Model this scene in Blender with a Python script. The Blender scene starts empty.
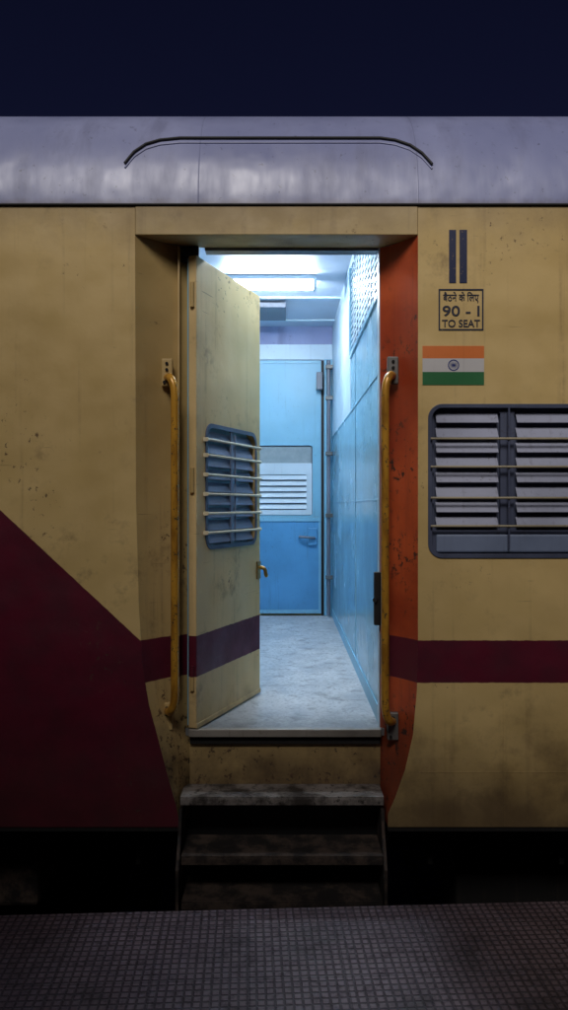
import bpy, math, random
from mathutils import Vector, Matrix
random.seed(7)
S=bpy.context.scene
F=760.0; D0=2.97; CX=284.0; CY=505.0
def X(px,d=D0): return (px-CX)/F*d
def Z(py,d=D0): return (CY-py)/F*d

# ------------------------------------------------------------------ nodes
class NT:
    def __init__(s,name):
        s.m=bpy.data.materials.new(name); s.m.use_nodes=True
        s.t=s.m.node_tree; s.n=s.t.nodes; s.l=s.t.links
        s.b=s.n['Principled BSDF']
        s.tc=s.n.new('ShaderNodeTexCoord'); s.co=s.tc.outputs['Object']
        s.sx=s.n.new('ShaderNodeSeparateXYZ'); s.l.new(s.co,s.sx.inputs[0])
        s.x,s.y,s.z=s.sx.outputs
    def put(s,sock,v):
        if isinstance(v,(int,float)): sock.default_value=v
        elif isinstance(v,(tuple,list)):
            sock.default_value=tuple(v)+((1,) if len(v)==3 and len(sock.default_value)==4 else ())
        else: s.l.new(v,sock)
    def math(s,op,a,b=0,c=0,clamp=False):
        n=s.n.new('ShaderNodeMath'); n.operation=op; n.use_clamp=clamp
        s.put(n.inputs[0],a); s.put(n.inputs[1],b); s.put(n.inputs[2],c); return n.outputs[0]
    def mapr(s,v,a,b,c=0.0,d=1.0):
        n=s.n.new('ShaderNodeMapRange'); n.interpolation_type='SMOOTHSTEP'
        s.put(n.inputs['Value'],v); s.put(n.inputs['From Min'],a); s.put(n.inputs['From Max'],b)
        s.put(n.inputs['To Min'],c); s.put(n.inputs['To Max'],d); return n.outputs[0]
    def vec(s,sc,off=(0,0,0)):
        n=s.n.new('ShaderNodeMapping'); s.l.new(s.co,n.inputs[0]); n.inputs['Scale'].default_value=sc; n.inputs['Location'].default_value=off
        return n.outputs[0]
    def noise(s,scale,detail=4,rough=.55,vec=None,dist=0):
        n=s.n.new('ShaderNodeTexNoise'); s.l.new(vec or s.co,n.inputs['Vector'])
        n.inputs['Scale'].default_value=scale; n.inputs['Detail'].default_value=detail
        n.inputs['Roughness'].default_value=rough; n.inputs['Distortion'].default_value=dist
        return n.outputs['Fac']
    def vor(s,scale,feat='F1',vec=None):
        n=s.n.new('ShaderNodeTexVoronoi'); n.feature=feat; s.l.new(vec or s.co,n.inputs['Vector'])
        n.inputs['Scale'].default_value=scale; return n.outputs['Distance']
    def mix(s,f,a,b,blend='MIX'):
        n=s.n.new('ShaderNodeMix'); n.data_type='RGBA'; n.blend_type=blend
        s.put(n.inputs[0],f); s.put(n.inputs[6],a); s.put(n.inputs[7],b); return n.outputs[2]
    def bump(s,h,strength=.3,dist=.01,prev=None):
        n=s.n.new('ShaderNodeBump'); s.put(n.inputs['Height'],h)
        n.inputs['Strength'].default_value=strength; n.inputs['Distance'].default_value=dist
        if prev: s.l.new(prev,n.inputs['Normal'])
        return n.outputs[0]
    def fin(s,col,rough=.5,metal=0,nrm=None,spec=None):
        s.put(s.b.inputs['Base Color'],col); s.put(s.b.inputs['Roughness'],rough); s.put(s.b.inputs['Metallic'],metal)
        if nrm: s.l.new(nrm,s.b.inputs['Normal'])
        if spec is not None: s.b.inputs['Specular IOR Level'].default_value=spec
        return s.m

def painted(name,col,dark=.55,dirt=(.05,.035,.025),amount=.5,rough=.45,dent=.25,streak=True,metal=0):
    t=NT(name)
    big=t.noise(2.2,5); c=t.mix(t.mapr(big,.3,.7),tuple(v*dark for v in col),col)
    if streak:
        st=t.noise(1,4,.6,t.vec((38,38,2.2)))
        c=t.mix(t.math('MULTIPLY',t.mapr(st,.55,.8),amount*.6),c,dirt)
    sp=t.noise(45,5,.7); spb=t.noise(4,2)
    m=t.math('MULTIPLY',t.mapr(sp,.58,.68),t.mapr(spb,.45,.65))
    c=t.mix(t.math('MULTIPLY',m,amount),c,dirt)
    b=t.bump(t.noise(3.5,2),dent,.03); b=t.bump(sp,.12,.002,b)
    return t.fin(c,t.mapr(big,.2,.8,rough-.1,rough+.15),metal,b)

def livery(name,base,diag=True,grime=1.0,stripe=True,spec=.4,peel=0.0):
    t=NT(name)
    wob=t.math('MULTIPLY',t.math('SUBTRACT',t.noise(30,3),.5),.006)
    zz=t.math('ADD',t.z,wob)
    big=t.noise(1.1,4,.55); mid=t.noise(6,5,.6)
    dk=tuple(v*q for v,q in zip(base,(.76,.73,.66)))
    c=t.mix(t.mapr(big,.32,.68),dk,base)
    c=t.mix(t.math('MULTIPLY',t.mapr(mid,.35,.7),.22),c,tuple(min(1,v*q) for v,q in zip(base,(1.1,1.1,1.2))))
    st=t.noise(1,4,.6,t.vec((17,17,.55))); fine=t.noise(20,5,.7)
    run=t.math('MULTIPLY',t.mapr(st,.56,.80),t.mapr(fine,.3,.62))
    c=t.mix(t.math('MULTIPLY',run,.55*grime),c,(.13,.082,.045))
    sm=t.math('MULTIPLY',t.mapr(t.noise(9,6,.68),.50,.72),t.mapr(t.noise(2,2,vec=t.vec((1,1,1),(5,5,1))),.45,.65))
    c=t.mix(t.math('MULTIPLY',sm,.6*grime),c,(.13,.082,.045))
    mar=(.112,.0085,.024)
    marv=t.mix(t.mapr(mid,.3,.7),mar,(.072,.006,.017))
    mask=0.0
    if stripe:
        a=t.mapr(zz,-.697,-.693); b_=t.mapr(zz,-.531,-.527,1,0)
        mask=t.math('MULTIPLY',a,b_)
    if diag:
        line=t.math('MAXIMUM',t.math('MULTIPLY_ADD',t.x,-.931,-.02-1.109*.931),-.56)
        dm=t.mapr(t.math('SUBTRACT',zz,line),-.002,.002,1,0)
        below=t.mapr(t.x,-.32,-.30,1,0)
        dm=t.math('MULTIPLY',dm,below)
        mask=t.math('MAXIMUM',mask,dm)
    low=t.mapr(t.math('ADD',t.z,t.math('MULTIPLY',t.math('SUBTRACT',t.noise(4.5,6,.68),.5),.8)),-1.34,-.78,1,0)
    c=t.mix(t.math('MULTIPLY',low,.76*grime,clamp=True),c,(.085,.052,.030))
    top=t.mapr(t.math('ADD',t.z,t.math('MULTIPLY',t.math('SUBTRACT',t.noise(6,5,.65),.5),.3)),.95,1.2)
    c=t.mix(t.math('MULTIPLY',top,.45),c,(.12,.078,.05))
    c=t.mix(mask,c,marv)
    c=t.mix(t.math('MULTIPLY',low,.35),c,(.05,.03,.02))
    sp=t.noise(38,6,.72); area=t.noise(2.6,3)
    if peel: area=t.math('ADD',area,t.mapr(t.z,-1.15,-.50,peel,0))
    chip=t.math('MULTIPLY',t.mapr(t.math('ADD',sp,t.math('MULTIPLY',area,.12)),.672,.70),t.mapr(area,.52,.66))
    c=t.mix(t.math('MULTIPLY',chip,.8,clamp=True),c,t.mix(t.mapr(fine,.4,.6),(.035,.024,.02),(.095,.045,.024)))
    sc=t.noise(1,3,.5,t.vec((5,5,150),(1,2,3))); scm=t.math('MULTIPLY',t.mapr(sc,.68,.72),t.mapr(t.noise(3,2,vec=t.vec((1,1,1),(9,1,4))),.50,.62))
    c=t.mix(t.math('MULTIPLY',scm,.6),c,(.09,.06,.035))
    b=t.bump(t.noise(2.4,2),.5,.05); b=t.bump(t.noise(11,3),.16,.01,b); b=t.bump(chip,.4,-.002,b)
    return t.fin(c,t.mapr(mid,.2,.8,.38,.60),0,b,spec)

CREAM=(.67,.485,.205)
M={}
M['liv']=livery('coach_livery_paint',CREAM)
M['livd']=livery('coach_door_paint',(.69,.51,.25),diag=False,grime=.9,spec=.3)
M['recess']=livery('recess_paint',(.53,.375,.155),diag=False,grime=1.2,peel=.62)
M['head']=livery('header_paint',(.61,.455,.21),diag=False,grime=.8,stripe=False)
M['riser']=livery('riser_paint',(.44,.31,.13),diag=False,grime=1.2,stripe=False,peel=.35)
t=NT('red_jamb_paint'); n1=t.noise(3,5); sp=t.noise(30,6,.7)
c=t.mix(t.mapr(n1,.35,.65),(.36,.048,.014),(.58,.10,.027))
mask=t.math('MULTIPLY',t.mapr(t.z,-.697,-.693),t.mapr(t.z,-.531,-.527,1,0)); c=t.mix(mask,c,(.11,.009,.024))
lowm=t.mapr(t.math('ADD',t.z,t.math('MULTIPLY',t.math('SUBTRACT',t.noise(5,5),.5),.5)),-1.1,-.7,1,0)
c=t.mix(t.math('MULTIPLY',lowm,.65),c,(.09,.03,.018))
st=t.noise(1,5,.6,t.vec((40,40,1.6))); c=t.mix(t.math('MULTIPLY',t.mapr(st,.5,.75),.5),c,(.12,.03,.02))
ar=t.math('ADD',t.noise(4,3),t.mapr(t.z,-1.2,-.5,.22,0))
c=t.mix(t.math('MULTIPLY',t.mapr(sp,.55,.62),t.mapr(ar,.42,.62)),c,(.05,.025,.02))
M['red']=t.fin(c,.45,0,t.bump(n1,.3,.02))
t=NT('roof_grey_paint'); st=t.noise(1,5,.6,t.vec((7,2,2))); big=t.noise(1.1,4)
c=t.mix(t.mapr(big,.3,.7),(.205,.225,.395),(.33,.355,.56))
c=t.mix(t.math('MULTIPLY',t.mapr(st,.48,.78),.5),c,(.10,.105,.19))
sp=t.noise(34,6,.7); c=t.mix(t.math('MULTIPLY',t.mapr(sp,.62,.68),.5),c,(.05,.048,.06))
seam=t.mapr(t.math('PINGPONG',t.math('ADD',t.x,20.115),.43),.0,.003,1,0)
c=t.mix(t.math('MULTIPLY',seam,.22),c,(.05,.05,.08))
edge=t.mapr(t.math('ADD',t.z,t.math('MULTIPLY',t.noise(14,5,.7),.05)),1.190,1.232,1,0)
c=t.mix(t.math('MULTIPLY',edge,.6),c,(.10,.06,.045))
b=t.bump(t.noise(2.2,3),.42,.05); b=t.bump(t.noise(1,3,.6,t.vec((9,2,2))),.13,.01,b); b=t.bump(seam,.3,.003,b)
M['roof']=t.fin(c,t.mapr(st,.3,.7,.30,.47),0,b,.62)
M['black']=painted('black_rubber',(.012,.012,.014),rough=.6,amount=.2)
M['under']=painted('underframe_grime',(.010,.009,.009),rough=.9,amount=.6)
M['steel']=painted('bare_steel',(.22,.21,.20),dark=.5,amount=.8,rough=.45,metal=.6)
M['sill']=painted('worn_aluminium',(.36,.33,.29),dark=.35,dirt=(.03,.02,.015),amount=1,rough=.45,metal=.4)
t=NT('worn_step_plate'); n=t.noise(9,6,.65); c=t.mix(t.mapr(n,.38,.62),(.045,.037,.032),(.27,.24,.22))
c=t.mix(t.mapr(t.noise(40,5,.7),.52,.66),c,(.03,.024,.02))
ch=t.math('PINGPONG',t.math('ADD',t.math('ADD',t.x,10),t.y),.011); ch2=t.math('PINGPONG',t.math('ADD',t.math('SUBTRACT',t.x,t.y),10),.011)
hh=t.math('MAXIMUM',t.mapr(ch,.008,.011),t.mapr(ch2,.008,.011))
M['tread']=t.fin(c,.55,.2,t.bump(hh,.4,.002))
t=NT('rusty_step_plate'); n=t.noise(11,6,.7); c=t.mix(t.mapr(n,.42,.64),(.012,.009,.008),(.078,.053,.040)); M['tread2']=t.fin(c,.85,0,t.bump(n,.4,.004))
t=NT('mustard_handrail_paint'); n=t.noise(1,5,.6,t.vec((20,20,6)))
c=t.mix(t.mapr(n,.3,.6),(.28,.12,.014),(.60,.30,.035)); sp=t.noise(50,6,.7)
c=t.mix(t.mapr(sp,.57,.63),c,(.08,.05,.03))
M['rail']=t.fin(c,.28,.15,t.bump(sp,.2,.002))
M['shut']=painted('shutter_grey_paint',(.36,.38,.50),dark=.7,amount=.6,rough=.4,dent=.05)
M['shutd']=painted('shutter_blue_paint',(.20,.25,.38),dark=.7,amount=.4,rough=.45,dent=.05)
M['frame']=painted('window_frame_paint',(.085,.10,.165),dark=.6,amount=.6,rough=.4,dent=.05)
M['bar']=painted('window_bar_paint',(.42,.36,.24),dark=.6,amount=.6,rough=.35,dent=.05)
M['dbar']=painted('door_bar_paint',(.70,.62,.44),dark=.75,amount=.4,rough=.35,dent=.05)
M['brass']=painted('brass_latch',(.42,.26,.07),amount=.5,rough=.35,metal=.7)
M['iw']=painted('laminate_light_blue',(.26,.50,.65),dark=.86,dirt=(.12,.18,.24),amount=.3,rough=.2,dent=.06)
M['iwhite']=painted('laminate_pale_blue',(.57,.71,.82),dark=.85,dirt=(.2,.25,.3),amount=.3,rough=.35,dent=.05)
M['idoor']=painted('interior_door_blue',(.10,.33,.60),dark=.8,dirt=(.04,.07,.12),amount=.5,rough=.35,dent=.1)
M['idoor2']=painted('interior_door_sky_blue',(.22,.49,.66),dark=.85,dirt=(.08,.12,.18),amount=.4,rough=.35,dent=.1)
M['ceil']=painted('ceiling_laminate',(.60,.66,.78),dark=.85,dirt=(.2,.22,.3),amount=.2,rough=.45,dent=.05,streak=False)
M['igrey']=painted('interior_grey_metal',(.16,.18,.23),dark=.7,amount=.5,rough=.4,dent=.05)
M['ventb']=painted('vent_dark_backing',(.05,.08,.12),dark=.7,amount=.3,rough=.6,dent=0)
M['lou']=painted('interior_louver_white',(.62,.72,.80),dark=.85,dirt=(.25,.3,.35),amount=.4,rough=.4,dent=.03)
t=NT('frosted_glass'); M['glass']=t.fin(t.mix(t.noise(20,3),(.20,.25,.27),(.33,.38,.40)),.25)
t=NT('vinyl_floor'); n=t.noise(5,6,.65); n2=t.noise(60,5,.7); n3=t.noise(11,5,.6,dist=.3)
c=t.mix(t.mapr(n,.3,.7),(.38,.40,.42),(.58,.60,.62)); c=t.mix(t.math('MULTIPLY',t.mapr(n2,.50,.62),.6),c,(.22,.24,.26))
c=t.mix(t.math('MULTIPLY',t.mapr(n3,.53,.66),.5),c,(.16,.17,.18))
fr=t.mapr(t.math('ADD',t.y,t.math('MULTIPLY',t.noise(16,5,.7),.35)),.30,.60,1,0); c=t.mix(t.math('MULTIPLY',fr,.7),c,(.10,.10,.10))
M['floor']=t.fin(c,t.mapr(n,.3,.7,.32,.55),0,t.bump(n2,.2,.002))
for k,e in(('tube',145),('tube2',62)):
    t=NT('lit_'+k); t.fin((.8,.9,1),.4); t.b.inputs['Emission Color'].default_value=(.78,.90,1,1); t.b.inputs['Emission Strength'].default_value=e
    M[k]=t.m
t=NT('navy_sign_paint'); n=t.noise(60,6,.7)
M['navy']=t.fin(t.mix(t.mapr(n,.60,.68),(.008,.014,.060),(.35,.25,.11)),.4)
t=NT('sign_ink'); n=t.noise(90,6,.7)
M['ink']=t.fin(t.mix(t.mapr(n,.62,.70),(.014,.016,.035),(.35,.25,.11)),.45)
M['saff']=painted('flag_saffron',(.75,.20,.045),dark=.85,amount=.3,rough=.4,dent=0)
M['white']=painted('flag_white',(.60,.58,.58),dark=.88,amount=.3,rough=.4,dent=0)
M['green']=painted('flag_green',(.030,.17,.06),dark=.8,amount=.3,rough=.4,dent=0)
M['chak']=painted('flag_chakra_blue',(.02,.05,.30),amount=.1,rough=.4,dent=0)
t=NT('platform_studded_tiles')
P=.027
gx=t.math('PINGPONG',t.math('ADD',t.x,50),P/2); gy=t.math('PINGPONG',t.math('ADD',t.y,50),P/2)
h=t.math('MINIMUM',t.mapr(gx,.0018,.0048),t.mapr(gy,.0018,.0048))
JX=P*11/2
jx=t.math('PINGPONG',t.math('ADD',t.x,50+.02),JX); jy=t.math('PINGPONG',t.math('ADD',t.y,50+.01),JX)
j=t.math('MINIMUM',t.mapr(jx,.001,.003),t.mapr(jy,.001,.003))
n=t.noise(1.3,5); n2=t.noise(30,6,.7)
c=t.mix(t.mapr(n,.3,.7),(.115,.080,.098),(.225,.165,.185))
c=t.mix(t.mapr(n2,.5,.68,0,.6),c,(.045,.034,.040))
c=t.mix(t.mapr(t.noise(4,5,.7),.50,.66,0,.65),c,(.04,.032,.036))
c=t.mix(t.math('MULTIPLY',t.math('SUBTRACT',1,h),.7),c,(.025,.02,.026)); c=t.mix(t.math('MULTIPLY',t.math('SUBTRACT',1,j),.6),c,(.016,.013,.016))
b=t.bump(h,.9,.006); b=t.bump(n2,.35,.004,b)
M['plat']=t.fin(c,t.mapr(n2,.3,.7,.42,.72),0,b,.4)
t=NT('platform_concrete'); n=t.noise(8,6); M['conc']=t.fin(t.mix(n,(.05,.04,.04),(.11,.10,.10)),.85,0,t.bump(n,.4,.01))
t=NT('ballast'); v=t.vor(16); n=t.noise(3,5); M['ballast']=t.fin(t.mix(n,(.02,.018,.017),(.07,.065,.06)),.9,0,t.bump(v,1,.04))
M['plaster']=painted('blocker_plaster',(.40,.36,.28),amount=.5,rough=.8)
M['shutg']=painted('blocker_shutter_green',(.06,.13,.11),amount=.5,rough=.6)

# ------------------------------------------------------------------ geometry helpers
def empty(name,mat=None,parent=None):
    e=bpy.data.objects.new(name,None); e.empty_display_size=.1; S.collection.objects.link(e)
    if mat is not None: e.matrix_world=mat
    if parent: e.parent=parent
    return e
def mesh(name,vs,fs,mat,parent=None,smooth=False,bevel=0):
    me=bpy.data.meshes.new(name); me.from_pydata(vs,[],fs); me.materials.append(mat)
    o=bpy.data.objects.new(name,me); S.collection.objects.link(o)
    if parent: o.parent=parent
    if smooth:
        for p in me.polygons: p.use_smooth=True
    if bevel:
        m=o.modifiers.new('b','BEVEL'); m.width=bevel; m.segments=2; m.limit_method='ANGLE'
    return o
BF=[(0,3,2,1),(4,5,6,7),(0,1,5,4),(1,2,6,5),(2,3,7,6),(3,0,4,7)]
def box(name,x0,x1,y0,y1,z0,z1,mat,parent=None,bevel=.002):
    vs=[(x0,y0,z0),(x1,y0,z0),(x1,y1,z0),(x0,y1,z0),(x0,y0,z1),(x1,y0,z1),(x1,y1,z1),(x0,y1,z1)]
    return mesh(name,vs,BF,mat,parent,bevel=bevel)
def multi(name,boxes,mat,parent=None,bevel=.0015,tilt=0,axis='x'):
    vs=[];fs=[]
    for (x0,x1,y0,y1,z0,z1) in boxes:
        k=len(vs); b=[(x0,y0,z0),(x1,y0,z0),(x1,y1,z0),(x0,y1,z0),(x0,y0,z1),(x1,y0,z1),(x1,y1,z1),(x0,y1,z1)]
        if tilt:
            tl=tilt+random.uniform(-.04,.04)
            cz=(z0+z1)/2; ca,sa=math.cos(tl),math.sin(tl)
            if axis=='x':
                cy=(y0+y1)/2; b=[(x,cy+(y-cy)*ca-(z-cz)*sa,cz+(y-cy)*sa+(z-cz)*ca) for x,y,z in b]
            else:
                cx=(x0+x1)/2; b=[(cx+(x-cx)*ca-(z-cz)*sa,y,cz+(x-cx)*sa+(z-cz)*ca) for x,y,z in b]
        vs+=b; fs+=[tuple(i+k for i in f) for f in BF]
    return mesh(name,vs,fs,mat,parent,bevel=bevel)
def tomesh(o,name,mat,parent,fn=None,smooth=False):
    dg=bpy.context.evaluated_depsgraph_get(); dg.update()
    me=bpy.data.meshes.new_from_object(o.evaluated_get(dg)); bpy.data.objects.remove(o)
    if fn:
        for v in me.vertices: v.co=fn(v.co)
    me.materials.clear(); me.materials.append(mat)
    for p in me.polygons: p.use_smooth=smooth
    r=bpy.data.objects.new(name,me); S.collection.objects.link(r)
    if parent: r.parent=parent
    return r
def plate(name,loops,y0,y1,mat,parent=None,bevel=0):
    cu=bpy.data.curves.new(name,'CURVE'); cu.dimensions='2D'; cu.fill_mode='BOTH'; cu.extrude=(y1-y0)/2
    for L in loops:
        s=cu.splines.new('POLY'); s.points.add(len(L)-1); s.use_cyclic_u=True
        for p,q in zip(s.points,L): p.co=(q[0],q[1],0,1)
    o=bpy.data.objects.new(name,cu); S.collection.objects.link(o)
    ym=(y0+y1)/2
    r=tomesh(o,name,mat,parent,lambda c:Vector((c.x,ym-c.z,c.y)))
    if bevel:
        m=r.modifiers.new('w','WELD'); m.merge_threshold=.0002
        m=r.modifiers.new('b','BEVEL'); m.width=bevel; m.segments=2; m.limit_method='ANGLE'
    return r
def rrect(x0,x1,z0,z1,r,n=8):
    P=[]
    for cx,cz,a in ((x1-r,z1-r,0),(x0+r,z1-r,90),(x0+r,z0+r,180),(x1-r,z0+r,270)):
        for i in range(n+1):
            q=math.radians(a+90*i/n); P.append((cx+r*math.cos(q),cz+r*math.sin(q)))
    return P
def tube(name,paths,r,mat,parent=None,cyc=False):
    cu=bpy.data.curves.new(name,'CURVE'); cu.dimensions='3D'; cu.bevel_depth=r; cu.bevel_resolution=5; cu.use_fill_caps=True
    for L in paths:
        s=cu.splines.new('POLY'); s.points.add(len(L)-1); s.use_cyclic_u=cyc
        for p,q in zip(s.points,L): p.co=(q[0],q[1],q[2],1)
    o=bpy.data.objects.new(name,cu); S.collection.objects.link(o)
    return tomesh(o,name,mat,parent,smooth=True)
def smoothpath(P,n=8,k=.5):
    P=[Vector(p) for p in P]; out=[P[0]]
    for i in range(1,len(P)-1):
        a=P[i].lerp(P[i-1],k); b=P[i].lerp(P[i+1],k)
        for j in range(n+1):
            t=j/n; out.append((a*(1-t)+P[i]*t)*(1-t)+(P[i]*(1-t)+b*t)*t)
    out.append(P[-1]); return out
def cyl(name,p0,p1,r,mat,parent=None): return tube(name,[[p0,p1]],r,mat,parent)

# ------------------------------------------------------------------ train coach
coach=empty('train_coach')
TOP=Z(206); BOT=Z(827); LW=-9.0; RW=9.0
HZ=Z(235)
outL=[(135,235),(136,500),(139,610),(143,670),(149,705),(157,735),(166,770),(176,806),(180,827)]
outR=[(418,235),(418,500),(418,640),(417,690),(413,735),(405,770),(395,798),(388,814),(388,827)]
OL=[(X(a),Z(b)) for a,b in outL]; OR=[(X(a),Z(b)) for a,b in outR]
def win_loop(c,g=0): return rrect(c-.31-g,c+.31+g,Z(557)-g,Z(405)+g,.052+g)
winc=[X(429)+.31+1.62*i for i in range(5)]
plate('side_wall_left',[[(LW,TOP),(X(135),TOP)]+OL+[(LW,BOT)]],0,.03,M['liv'],coach)
plate('side_wall_right',[[(RW,TOP),(X(418),TOP)]+OR+[(RW,BOT)]]+[win_loop(c,-.004) for c in winc],0,.03,M['liv'],coach)
box('door_header',X(135)+.001,X(418)-.001,-.003,.03,HZ,TOP,M['head'],coach,.003)
multi('panel_weld_seams',[(x,x+.0035,-.0012,.002,BOT+.003,-.705) for x in(X(503),X(503)+.86,X(503)+1.72)]+[(x,x+.0035,-.0012,.002,BOT+.003,TOP-.01) for x in(X(503)+2.6,-2.05,-3.4)]+[(X(418)+.002,RW,-.0012,.002,-1.045,-1.0415)],M['liv'],coach,.0008)
for nm,a,b in(('sole_lip_left',LW,X(180)),('sole_lip_right',X(388),RW)):
    box(nm,a,b,.004,.05,BOT-.02,BOT-.001,M['under'],coach)
box('cant_rail_seam',LW,RW,-.010,.02,TOP+.001,TOP+.008,M['black'],coach,.002)
IL=X(190,3.12); IR=X(380,3.12); YR=.15
def cheek(name,O,xi,mat):
    vs=[];fs=[]
    n=6
    for (xo,z) in O:
        for k in range(n+1):
            f=k/n; e=f+.10*math.sin(math.pi*f)
            vs.append((xo+(xi-xo)*f,.001+YR*min(1,e) if k<n else YR,z))
    for i in range(len(O)-1):
        for k in range(n):
            a=i*(n+1)+k; fs.append((a,a+1,a+n+2,a+n+1))
    return mesh(name,vs,fs,mat,coach,smooth=True)
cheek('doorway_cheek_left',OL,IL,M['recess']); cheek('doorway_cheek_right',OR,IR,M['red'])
mesh('doorway_soffit',[(OL[0][0],.03,HZ+.001),(OR[0][0],.03,HZ+.001),(IR,YR,HZ+.001),(IL,YR,HZ+.001)],[(0,1,2,3)],M['head'],coach)
FZ=-.912
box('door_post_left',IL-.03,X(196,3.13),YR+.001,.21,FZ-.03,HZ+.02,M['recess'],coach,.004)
box('door_post_right',IR-.004,IR+.05,YR+.001,.205,FZ-.03,HZ+.02,M['iwhite'],coach,.003)
box('door_lintel',IL+.06,IR-.006,YR+.001,.21,HZ-.010,HZ+.03,M['igrey'],coach,.003)
box('post_weld_strip',X(178,3.08),X(180,3.08),.10,.135,Z(700),HZ-.01,M['recess'],coach,.001)
box('lintel_dark_plate',X(176,3.1),X(199,3.1),.125,.149,Z(262,3.1),HZ-.001,M['navy'],coach,.001)
R=.558; prof=[]
for i in range(0,22):
    th=math.radians(63*i/21); prof.append((R*(1-math.cos(th))+.0,TOP+.008+R*math.sin(th)))
p0=Vector(prof[-1]); p2=Vector((1.66,p0.y+.32)); p1=Vector((p0.x+.32/math.tan(math.radians(27))*.98,p2.y))
for i in range(1,12):
    t_=i/11; q=(p0*(1-t_)+p1*t_)*(1-t_)+(p1*(1-t_)+p2*t_)*t_; prof.append((q.x,q.y))
prof+= [(3.32-a,b) for a,b in prof[-2::-1]]
vs=[];fs=[]
for i,(a,b) in enumerate(prof): vs+=[(LW,a,b),(RW,a,b)]
for i in range(len(prof)-1): fs.append((2*i,2*i+1,2*i+3,2*i+2))
roof=mesh('roof_shell',vs,fs,M['roof'],coach,smooth=True)
def onroof(px,py,off=.006):
    lo,hi=0,math.radians(63)
    for _ in range(40):
        th=(lo+hi)/2; v=(TOP+.008+R*math.sin(th))/(D0+R*(1-math.cos(th)))
        if v<(CY-py)/F: lo=th
        else: hi=th
    d=D0+R*(1-math.cos(th))
    return Vector((X(px,d),R*(1-math.cos(th))-off*math.cos(th),TOP+.008+R*math.sin(th)+off*math.sin(th)))
gp=[(125,164),(134,153),(146,145),(160,141),(180,139)]+[(x,139) for x in range(200,381,20)]+[(395,141),(410,146),(422,154),(432,165)]
tube('rain_gutter',[[onroof(a,b,.005) for a,b in gp]],.0055,M['black'],coach)
tube('rain_gutter_lip',[[onroof(a,b+4,.001) for a,b in gp]],.004,M['roof'],coach)
FY=3.30
box('far_side_wall',LW,RW,FY+.03,FY+.06,BOT,TOP+.01,M['liv'],coach)
for nm,a in (('end_wall_left',LW),('end_wall_right',RW-.03)): box(nm,a,a+.03,.03,FY+.03,BOT,TOP+.5,M['liv'],coach)
CE=1.46
LX=-1.0; RX=.398
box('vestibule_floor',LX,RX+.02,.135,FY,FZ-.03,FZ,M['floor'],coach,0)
box('coach_underfloor',LW+.05,RW-.05,.16,FY,FZ-.12,FZ-.031,M['under'],coach,0)
box('ceiling',LX,RX+.02,.215,FY,CE,CE+.02,M['ceil'],coach,0)
box('above_door_lining',LX,RX,.15,.21,HZ+.031,CE,M['iwhite'],coach,0)
box('left_front_lining',LX,IL-.031,.15,.20,FZ,CE,M['iw'],coach,0)
box('left_partition',LX-.02,LX,.15,FY,FZ,CE,M['iw'],coach,0)
rp=empty('partition_wall',parent=coach)
GZ=.88; GY=1.55
box('lower_panel',RX,RX+.03,.206,FY,FZ,.02,M['iw'],rp,.001)
box('middle_panel',RX,RX+.03,.206,FY,.024,.55,M['iw'],rp,.001)
box('upper_panel',RX,RX+.03,.206,GY,.554,GZ,M['iw'],rp,.001)
box('upper_panel_rear',RX,RX+.03,GY+.03,FY,.554,1.40,M['iwhite'],rp,.001)
box('top_band',RX,RX+.03,.206,FY,1.405,CE,M['iwhite'],rp,.001)
multi('vent_louvers',[(RX+.000,RX+.004,.22,GY-.02,GZ+.02+.036*i,GZ+.033+.036*i) for i in range(14)],M['iwhite'],rp,0)
multi('vent_mullions',[(RX-.003,RX+.003,y,y+.014,GZ+.015,1.404) for y in(.36,.50,.64,.78,.92,1.06,1.20,1.34)],M['iwhite'],rp,0)
multi('vent_frame',[(RX-.010,RX+.012,.206,GY,GZ-.012,GZ+.014),(RX-.010,RX+.012,GY-.02,GY+.025,GZ+.015,1.404)],M['iw'],rp,.001)
box('vent_back',RX+.040,RX+.045,.206,GY,GZ+.001,1.404,M['ventb'],rp,0)
multi('seam_beads',[(RX-.003,RX,.206,FY,.018,.026),(RX-.004,RX,.206,FY,.547,.558),(RX-.003,RX,1.25,1.258,FZ+.071,GZ-.014)],M['iw'],rp,.001)
box('skirting',RX-.006,RX,.206,FY,FZ,FZ+.07,M['idoor2'],rp,.001)
dY=FY
box('far_lining_top',LX,RX,dY,dY+.03,1.20,CE,M['iwhite'],coach,0)
box('far_lining_left',LX,-.42,dY,dY+.03,FZ,1.20,M['iw'],coach,0)
box('far_corner_post',X(324,6.27),RX,dY-.02,dY+.03,FZ,1.199,M['idoor2'],coach,.002)
fd=empty('opposite_door',parent=coach)
DL,DR=-.415,X(321,6.27)
plate('leaf_lower',[[(DL,FZ+.02),(DR,FZ+.02),(DR,-.10),(DL,-.10)]],dY-.01,dY+.02,M['idoor'],fd)
plate('leaf_upper',[[(DL,-.098),(DR,-.098),(DR,1.19),(DL,1.19)],rrect(-.30,.235,-.085,.49,.02)],dY-.01,dY+.02,M['idoor2'],fd)
box('leaf_core',DL+.01,DR-.01,dY+.021,dY+.03,FZ+.03,1.18,M['igrey'],fd,0)
box('frosted_pane',-.29,.225,dY+.005,dY+.012,.345,.48,M['glass'],fd,0)
plate('shutter_frame',[rrect(-.295,.23,-.08,.345,.01),rrect(-.25,.185,-.04,.25,.01)],dY-.014,dY+.01,M['lou'],fd)
multi('shutter_slats',[(-.25,.185,dY-.012,dY-.006,-.035+.048*i,.008+.048*i) for i in range(6)],M['lou'],fd,.001,tilt=-.5)
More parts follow.
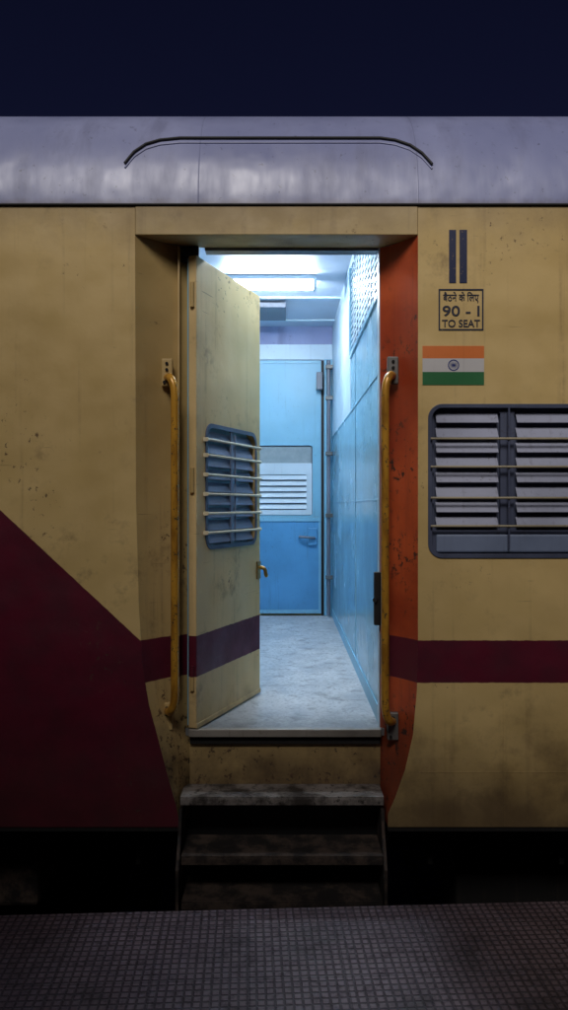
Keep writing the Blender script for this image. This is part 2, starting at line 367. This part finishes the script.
plate('leaf_rim',[[(DL,FZ+.02),(DR,FZ+.02),(DR,1.19),(DL,1.19)],[(DL+.02,FZ+.05),(DL+.02,1.165),(DR-.02,1.165),(DR-.02,FZ+.05)]],dY-.016,dY-.011,M['idoor2'],fd)
box('mid_rail',DL+.02,DR-.02,dY-.018,dY-.0105,-.135,-.10,M['idoor2'],fd,.002)
tube('handle',[smoothpath([(.13,dY-.02,-.26),(.13,dY-.06,-.26),(.25,dY-.06,-.27),(.25,dY-.02,-.27)])],.010,M['igrey'],fd)
box('lock_box',.20,.27,dY-.035,dY-.012,-.33,-.19,M['idoor'],fd,.004)
box('door_gap',DR+.002,X(324,6.27)-.001,dY-.004,dY+.02,FZ,1.19,M['black'],fd,0)
tube('door_bolt_rod',[[(X(329,6.1),3.18,FZ+.02),(X(329,6.1),3.18,1.17)]],.016,M['igrey'],coach)
multi('rod_clips',[(X(326,6.1),X(333,6.1),3.15,3.21,z,z+.03) for z in(-.6,-.1,.4,.85,1.1)],M['steel'],coach)
box('latch_bracket',X(317,6.1),X(323,6.1),3.20,3.28,.94,1.08,M['igrey'],coach,.004)
def tube_light(name,x0,x1,ty,mt):
    lt=empty(name)
    box('fixture_base',x0-.02,x1+.02,ty-.055,ty+.055,CE-.03,CE-.002,M['iwhite'],lt,.004)
    tube('tube_lamp',[[(x0,ty-.022,CE-.052),(x1,ty-.022,CE-.052)],[(x0,ty+.03,CE-.052),(x1,ty+.03,CE-.052)]],.019,M[mt],lt)
    multi('end_caps',[(x0-.02,x0-.001,ty-.05,ty+.055,CE-.078,CE-.031),(x1+.001,x1+.02,ty-.05,ty+.055,CE-.078,CE-.031)],M['iwhite'],lt)
tube_light('ceiling_tube_light',X(226,4.87),X(313,4.87),1.90,'tube')
tube_light('ceiling_tube_light.001',-.18,.34,.62,'tube2')
multi('ceiling_beads',[(LX,RX,y,y+.03,CE-.012,CE-.001) for y in(1.1,2.35,3.0)],M['iwhite'],coach)
box('ceiling_vent',X(258,5.5),X(286,5.5),2.45,2.85,CE-.05,CE-.0125,M['igrey'],coach,.006)
# sill, riser, steps
box('threshold_strip',IL,IR,.105,.134,FZ-.028,FZ+.004,M['sill'],coach,.003)
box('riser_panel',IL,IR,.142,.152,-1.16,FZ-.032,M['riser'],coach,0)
box('sill_angle',IL+.002,IR-.002,.125,.141,FZ-.062,FZ-.030,M['under'],coach,.002)
st=empty('boarding_steps')
def tread(name,x0,x1,y0,y1,z,th,mat):
    box(name,x0,x1,y0,y1,z-.006,z,mat,st,.002)
    box(name+'_nosing',x0,x1,y0-.001,y0+.012,z-th,z-.0065,mat,st,.003)
tread('top_tread',X(180),X(384),0.002,.141,Z(797),.034,M['tread'])
tread('middle_tread',X(181,2.9),X(383,2.9),-.07,.12,Z(856,2.9),.036,M['tread2'])
tread('bottom_tread',X(181,2.87),X(383,2.87),-.10,.12,-1.50,.03,M['tread2'])
for nm,a in(('stringer_left',X(178,2.9)),('stringer_right',X(385,2.9))):
    vs=[(a-.006,y,z) for y,z in((-.004,-1.19),(.13,-1.19),(.13,-1.6),(-.10,-1.6),(-.10,-1.38),(-.03,-1.28))]
    vs+=[(x+.012,y,z) for x,y,z in vs]
    mesh(nm,vs,[tuple(range(6)),tuple(range(11,5,-1))]+[(i,(i+1)%6,(i+1)%6+6,i+6) for i in range(6)],M['tread2'],st)
box('step_gap_shade',X(176),X(388),.155,.165,-1.7,-1.18,M['black'],st,0)  # dark sheet standing in for shade in the open space behind the steps

# ------------------------------------------------------------------ handrails
def handrail(name,side):
    e=empty(name)
    if side<0: bx,by=-.468,.075; tx,ty_=X(175,2.98),.005; zt,zb=Z(372,3.03),Z(712,3.03)
    else: bx,by=.436,.075; tx,ty_=X(385,2.98),.005; zt,zb=Z(370,3.03),Z(722,3.03)
    P1=smoothpath([(bx,by,zt-.02),((bx+tx)/2+.0,ty_+.012,zt-.025),(tx,ty_,zt-.07),(tx,ty_,zt-.17)],8,.5)
    P2=smoothpath([(tx,ty_,zb+.15),(tx,ty_,zb+.05),((bx+tx)/2,ty_+.012,zb+.01),(bx,by,zb)],8,.5)
    tube('rail',[P1+P2],.0160,M['rail'],e)
    for z,n in((zt,'bracket_top'),(zb-.02,'bracket_bottom')):
        box(n,bx-.022,bx+.022,by-.010,by+.012,z-.055,z+.055,M['recess'] if side<0 else M['steel'],e,.004)
        tube(n+'_bolts',[[(bx,by-.016,z+.035),(bx,by,z+.035)],[(bx,by-.016,z+.010),(bx,by,z+.010)],[(bx-.010,by-.016,z-.04),(bx-.01,by,z-.04)]],.006,M['under'],e)
    return e
handrail('grab_handrail',-1); handrail('grab_handrail.001',1)
lk=empty('door_strike_latch')
box('plate',X(374,3.1),X(381,3.1),.120,.149,Z(625,3.1),Z(572,3.1),M['black'],lk,.003)
cyl('pin',(X(375,3.08),.11,Z(600,3.08)),(X(378,3.08),.14,Z(600,3.08)),.010,M['black'],lk)

# ------------------------------------------------------------------ coach door leaf
hx,hy=-.388,.112; L=.655
th=math.atan2(.60,.235)
door=empty('coach_door',Matrix.Translation((hx,hy,0))@Matrix.Rotation(th,4,'Z'))
zb,zt=FZ+.008,HZ-.045
plate('leaf_skin',[[(0,zb),(L,zb),(L,zt),(0,zt)],rrect(.085,.60,-.18,.335,.05)],-.036,0,M['livd'],door,.004)
box('leaf_back',.003,L-.003,.001,.006,zb+.01,zt-.01,M['iw'],door,0)
plate('window_trim',[rrect(.078,.607,-.187,.342,.055),rrect(.096,.589,-.169,.324,.042)],-.041,-.0365,M['frame'],door,.001)
multi('shutter_slats',[(.10,.585,-.022,-.016,-.165+.054*i,-.118+.054*i) for i in range(9)],M['shutd'],door,.001,tilt=-.45)
box('shutter_mid_stile',.335,.36,-.032,-.024,-.175,.33,M['shutd'],door,.002)
tube('window_bars',[[(.06,-.056,z),(.618,-.056,z)] for z in (-.115,-.035,.045,.125,.205,.270)],.0055,M['dbar'],door)
tube('window_bar_posts',[[(.345,-.048,-.16),(.345,-.048,.31)]],.004,M['shutd'],door)
multi('bar_lugs',[(a,a+.012,-.056,-.036,z-.008,z+.008) for a in(.06,.606) for z in(-.115,-.035,.045,.125,.205,.270)],M['dbar'],door,.001)
tube('latch_handle',[smoothpath([(L-.03,-.036,-.30),(L-.03,-.075,-.30),(L-.02,-.075,-.34),(L-.0,-.07,-.34)])],.009,M['brass'],door)
box('latch_plate',L-.05,L-.008,-.044,-.0365,-.355,-.27,M['brass'],door,.002)
box('kick_edge',.0,L,-.040,-.0365,zb,zb+.02,M['livd'],door,.001)
tube('hinges',[[(-.004,-.02,z-.05),(-.004,-.02,z+.05)] for z in(-.7,.1,.85)],.009,M['recess'],door)

# ------------------------------------------------------------------ body windows
for i,c in enumerate(winc):
    w=empty('shuttered_window' if i==0 else 'shuttered_window.%03d'%i)
    a,b=c-.31,c+.31; z0,z1=Z(557),Z(405)
    plate('outer_frame',[win_loop(c,.004),win_loop(c,-.012)],-.005,.012,M['frame'],w,.002)
    plate('inner_frame',[win_loop(c,-.006),rrect(a+.022,c-.027,z0+.105,z1-.022,.012),rrect(c+.027,b-.022,z0+.105,z1-.022,.012)],.014,.026,M['frame'],w,.001)
    for k,(p,q) in enumerate(((a+.018,c-.024),(c+.024,b-.018))):
        multi('slats_%d'%k,[(p+.012,q-.012,.014,.019,z0+.112+.0585*j,z0+.160+.0585*j) for j in range(8)],M['shut'],w,.002,tilt=-.55)
        box('shutter_back_%d'%k,p,q,.034,.038,z0+.02,z1-.01,M['frame'],w,0)
    box('sill_tray',a+.03,b-.03,.004,.016,z0+.018,z0+.088,M['shutd'],w,.006)
    tube('window_bars',[[(a+.004,-.016,z),(b-.004,-.016,z)] for z in(Z(439),Z(467),Z(498),Z(526))],.0048,M['bar'],w)
    tube('bar_posts',[[(c,-.010,z0+.03),(c,-.010,z1-.012)]],.004,M['frame'],w)
# ------------------------------------------------------------------ markings
cm=empty('class_marking')
box('bar_1',X(449),X(456),-.0022,-.0008,Z(283),Z(230),M['navy'],cm,0)
box('bar_2',X(459.5),X(467),-.0022,-.0008,Z(283),Z(230),M['navy'],cm,0)
sg=empty('seat_number_sign')
plate('border',[[(X(438.5),Z(330.5)),(X(483.5),Z(330.5)),(X(483.5),Z(289)),(X(438.5),Z(289))],[(X(440),Z(329)),(X(440),Z(290.5)),(X(482),Z(290.5)),(X(482),Z(329))]],-.0022,-.0008,M['ink'],sg)
def text(name,s,px,py,h,w,mat,parent,off=.0012):
    cu=bpy.data.curves.new(name,'FONT'); cu.body=s; cu.align_x='CENTER'; cu.align_y='CENTER'; cu.size=.1; cu.extrude=.0007; cu.offset=off
    o=bpy.data.objects.new(name,cu); S.collection.objects.link(o)
    r=tomesh(o,name,mat,parent)
    xs=[v.co.x for v in r.data.vertices]; ys=[v.co.y for v in r.data.vertices]
    if not xs: return
    cx,cy=(max(xs)+min(xs))/2,(max(ys)+min(ys))/2; sx=w/256/(max(xs)-min(xs)); sy=h/256/(max(ys)-min(ys))
    for v in r.data.vertices:
        c=v.co.copy(); v.co=((c.x-cx)*sx+X(px),-.0018-c.z,(c.y-cy)*sy+Z(py))
text('line_hindi','\u092c\u0948\u0920\u0928\u0947 \u0915\u0947 \u093f\u0932\u090f',461,297.5,11,36,M['ink'],sg,.0008)
text('line_number','90 - I',461,311,10.5,37,M['ink'],sg,.0012)
text('line_english','TO SEAT',461,323.5,7.5,38,M['ink'],sg,.0012)
fg=empty('indian_flag_decal')
fx0,fx1=X(422.5),X(484)
for nm,a,b,m in(('saffron_band',346,358.5,'saff'),('white_band',358.5,372,'white'),('green_band',372,385,'green')):
    box(nm,fx0,fx1,-.0020,-.0008,Z(b),Z(a),M[m],fg,0)
cc=Vector((X(453.5),Z(365.3)))
def ring(r0,r1,n=36): return [[(cc.x+r*math.cos(2*math.pi*i/n),cc.y+r*math.sin(2*math.pi*i/n)) for i in range(n)] for r in(r1,r0)]
plate('chakra_ring',ring(.0185,.0220),-.0030,-.0022,M['chak'],fg)
plate('chakra_hub',[ring(.001,.0035)[0]],-.0030,-.0022,M['chak'],fg)
vs=[];fs=[]
for i in range(24):
    a=2*math.pi*i/24; d=Vector((math.cos(a),math.sin(a))); n_=Vector((-d.y,d.x))*.0004; k=len(vs)
    for q in(cc+d*.004+n_,cc+d*.004-n_,cc+d*.018-n_,cc+d*.018+n_): vs.append((q.x,-.0026,q.y))
    fs.append((k,k+1,k+2,k+3))
mesh('chakra_spokes',vs,fs,M['chak'],fg)

# ------------------------------------------------------------------ underframe
uf=empty('coach_underframe')
box('sole_bar',LW,X(176),.10,.18,-1.36,BOT-.021,M['under'],uf,.004)
box('sole_bar_right',X(390),RW,.10,.18,-1.36,BOT-.021,M['under'],uf,.004)
box('centre_sill',LW,RW,1.3,2.0,-1.5,-1.1,M['under'],uf,.004)
box('equipment_box',.75,1.9,.35,1.2,-1.85,-1.30,M['under'],uf,.01)
box('axle_box',-1.35,-1.05,.28,.6,-1.72,-1.40,M['tread2'],uf,.02)
box('bogie_frame',-3.2,-.6,.45,.60,-1.62,-1.45,M['under'],uf,.01)
for wx in(-2.7,-1.2):
    for wy in(.78,2.42):
        tube('wheel',[[(wx,wy,-1.76),(wx,wy+.12,-1.76)]],.455,M['under'],uf)
    tube('axle',[[(wx,.7,-1.76),(wx,2.6,-1.76)]],.08,M['under'],uf)
tube('brake_pipe',[[(LW,.24,-1.42),(RW,.24,-1.42)]],.02,M['under'],uf)
multi('hanger_brackets',[(x,x+.02,.2,.28,-1.5,-1.3) for x in(-2.1,-1.3,-.62,.6,1.15,1.9)],M['under'],uf)

# ------------------------------------------------------------------ platform, track, ground, added shadow blocker behind the viewer
PZ=-1.45
pl=empty('railway_platform',Matrix.Translation((0,-.232,0))@Matrix.Rotation(math.radians(2.7),4,'Z'))
box('paved_surface',-30,30,-14,0,PZ-.05,PZ,M['plat'],pl,.006)
box('edge_wall',-30,30,-14,-.03,PZ-.9,PZ-.051,M['conc'],pl,0)
tr=empty('railway_track')
for y in(.82,2.50):
    multi('rail',[(-30,30,y-.035,y+.035,-2.25,-2.21),(-30,30,y-.01,y+.01,-2.33,-2.25),(-30,30,y-.07,y+.07,-2.35,-2.33)],M['steel'],tr,0)
multi('sleepers',[(-30+.65*i,-29.75+.65*i,.35,2.95,-2.42,-2.352) for i in range(92)],M['conc'],tr,0)
mesh('ground',[(-150,-150,-2.40),(150,-150,-2.40),(150,150,-2.40),(-150,150,-2.40)],[(0,1,2,3)],M['ballast'])
sb=empty('shadow_blocker')  # stand-in building out of view, added to shade coach bottom and left side
BH=4.40
box('blocker_base',-12,12,-9.5,-6.0,PZ+.001,BH,M['plaster'],sb,.01)
box('blocker_upper_left',-12,-1.70,-9.4,-6.1,BH+.001,BH+1.45,M['plaster'],sb,.01)  # taller at left to deepen the shadow on that side of the coach
box('blocker_ledge',-12.1,12.1,-6.0,-5.9,BH-.15,BH-.02,M['plaster'],sb,.01)
multi('blocker_doors',[(x,x+1.1,-5.99,-5.95,PZ+.002,PZ+2.2) for x in(-9,-5,-1,3,7)],M['shutg'],sb)
multi('windows',[(x,x+1.2,-5.99,-5.95,PZ+1.0,PZ+2.2) for x in(-7.2,-3.2,.8,4.8,8.8)],M['shutd'],sb)  # window shapes on the added blocker
multi('blocker_sills',[(x-.05,x+1.25,-5.99,-5.9,PZ+.93,PZ+.995) for x in(-7.2,-3.2,.8,4.8,8.8)],M['conc'],sb)

EL=40; AZ=10
W=bpy.data.worlds.new('World'); S.world=W; W.use_nodes=True
wn=W.node_tree; bg=wn.nodes['Background']; sk=wn.nodes.new('ShaderNodeTexSky'); sk.sky_type='NISHITA'; sk.sun_disc=False
sk.sun_elevation=math.radians(EL); sk.sun_rotation=math.radians(180+AZ)
mx=wn.nodes.new('ShaderNodeMix'); mx.data_type='RGBA'; mx.blend_type='MULTIPLY'; mx.inputs[0].default_value=1
mx.inputs[7].default_value=(.62,.48,1.0,1)
wn.links.new(sk.outputs[0],mx.inputs[6]); wn.links.new(mx.outputs[2],bg.inputs[0]); bg.inputs[1].default_value=.0052
sl=bpy.data.lights.new('sun','SUN'); sl.energy=2.2; sl.angle=math.radians(26); sl.color=(1,.95,.90)
so=bpy.data.objects.new('sun',sl); S.collection.objects.link(so)
dv=Vector((-math.sin(math.radians(AZ))*math.cos(math.radians(EL)),-math.cos(math.radians(AZ))*math.cos(math.radians(EL)),math.sin(math.radians(EL))))
so.rotation_euler=dv.to_track_quat('Z','Y').to_euler(); so.location=dv*8

cam=bpy.data.cameras.new('camera'); co=bpy.data.objects.new('camera',cam); S.collection.objects.link(co)
co.location=(0,-D0,0); co.rotation_euler=(math.radians(90),0,0)
cam.sensor_fit='VERTICAL'; cam.sensor_height=36; cam.lens=F/1010*36; cam.clip_start=.05; cam.clip_end=600
S.camera=co
S.view_settings.view_transform='Standard'; S.view_settings.look='None'; S.view_settings.exposure=0
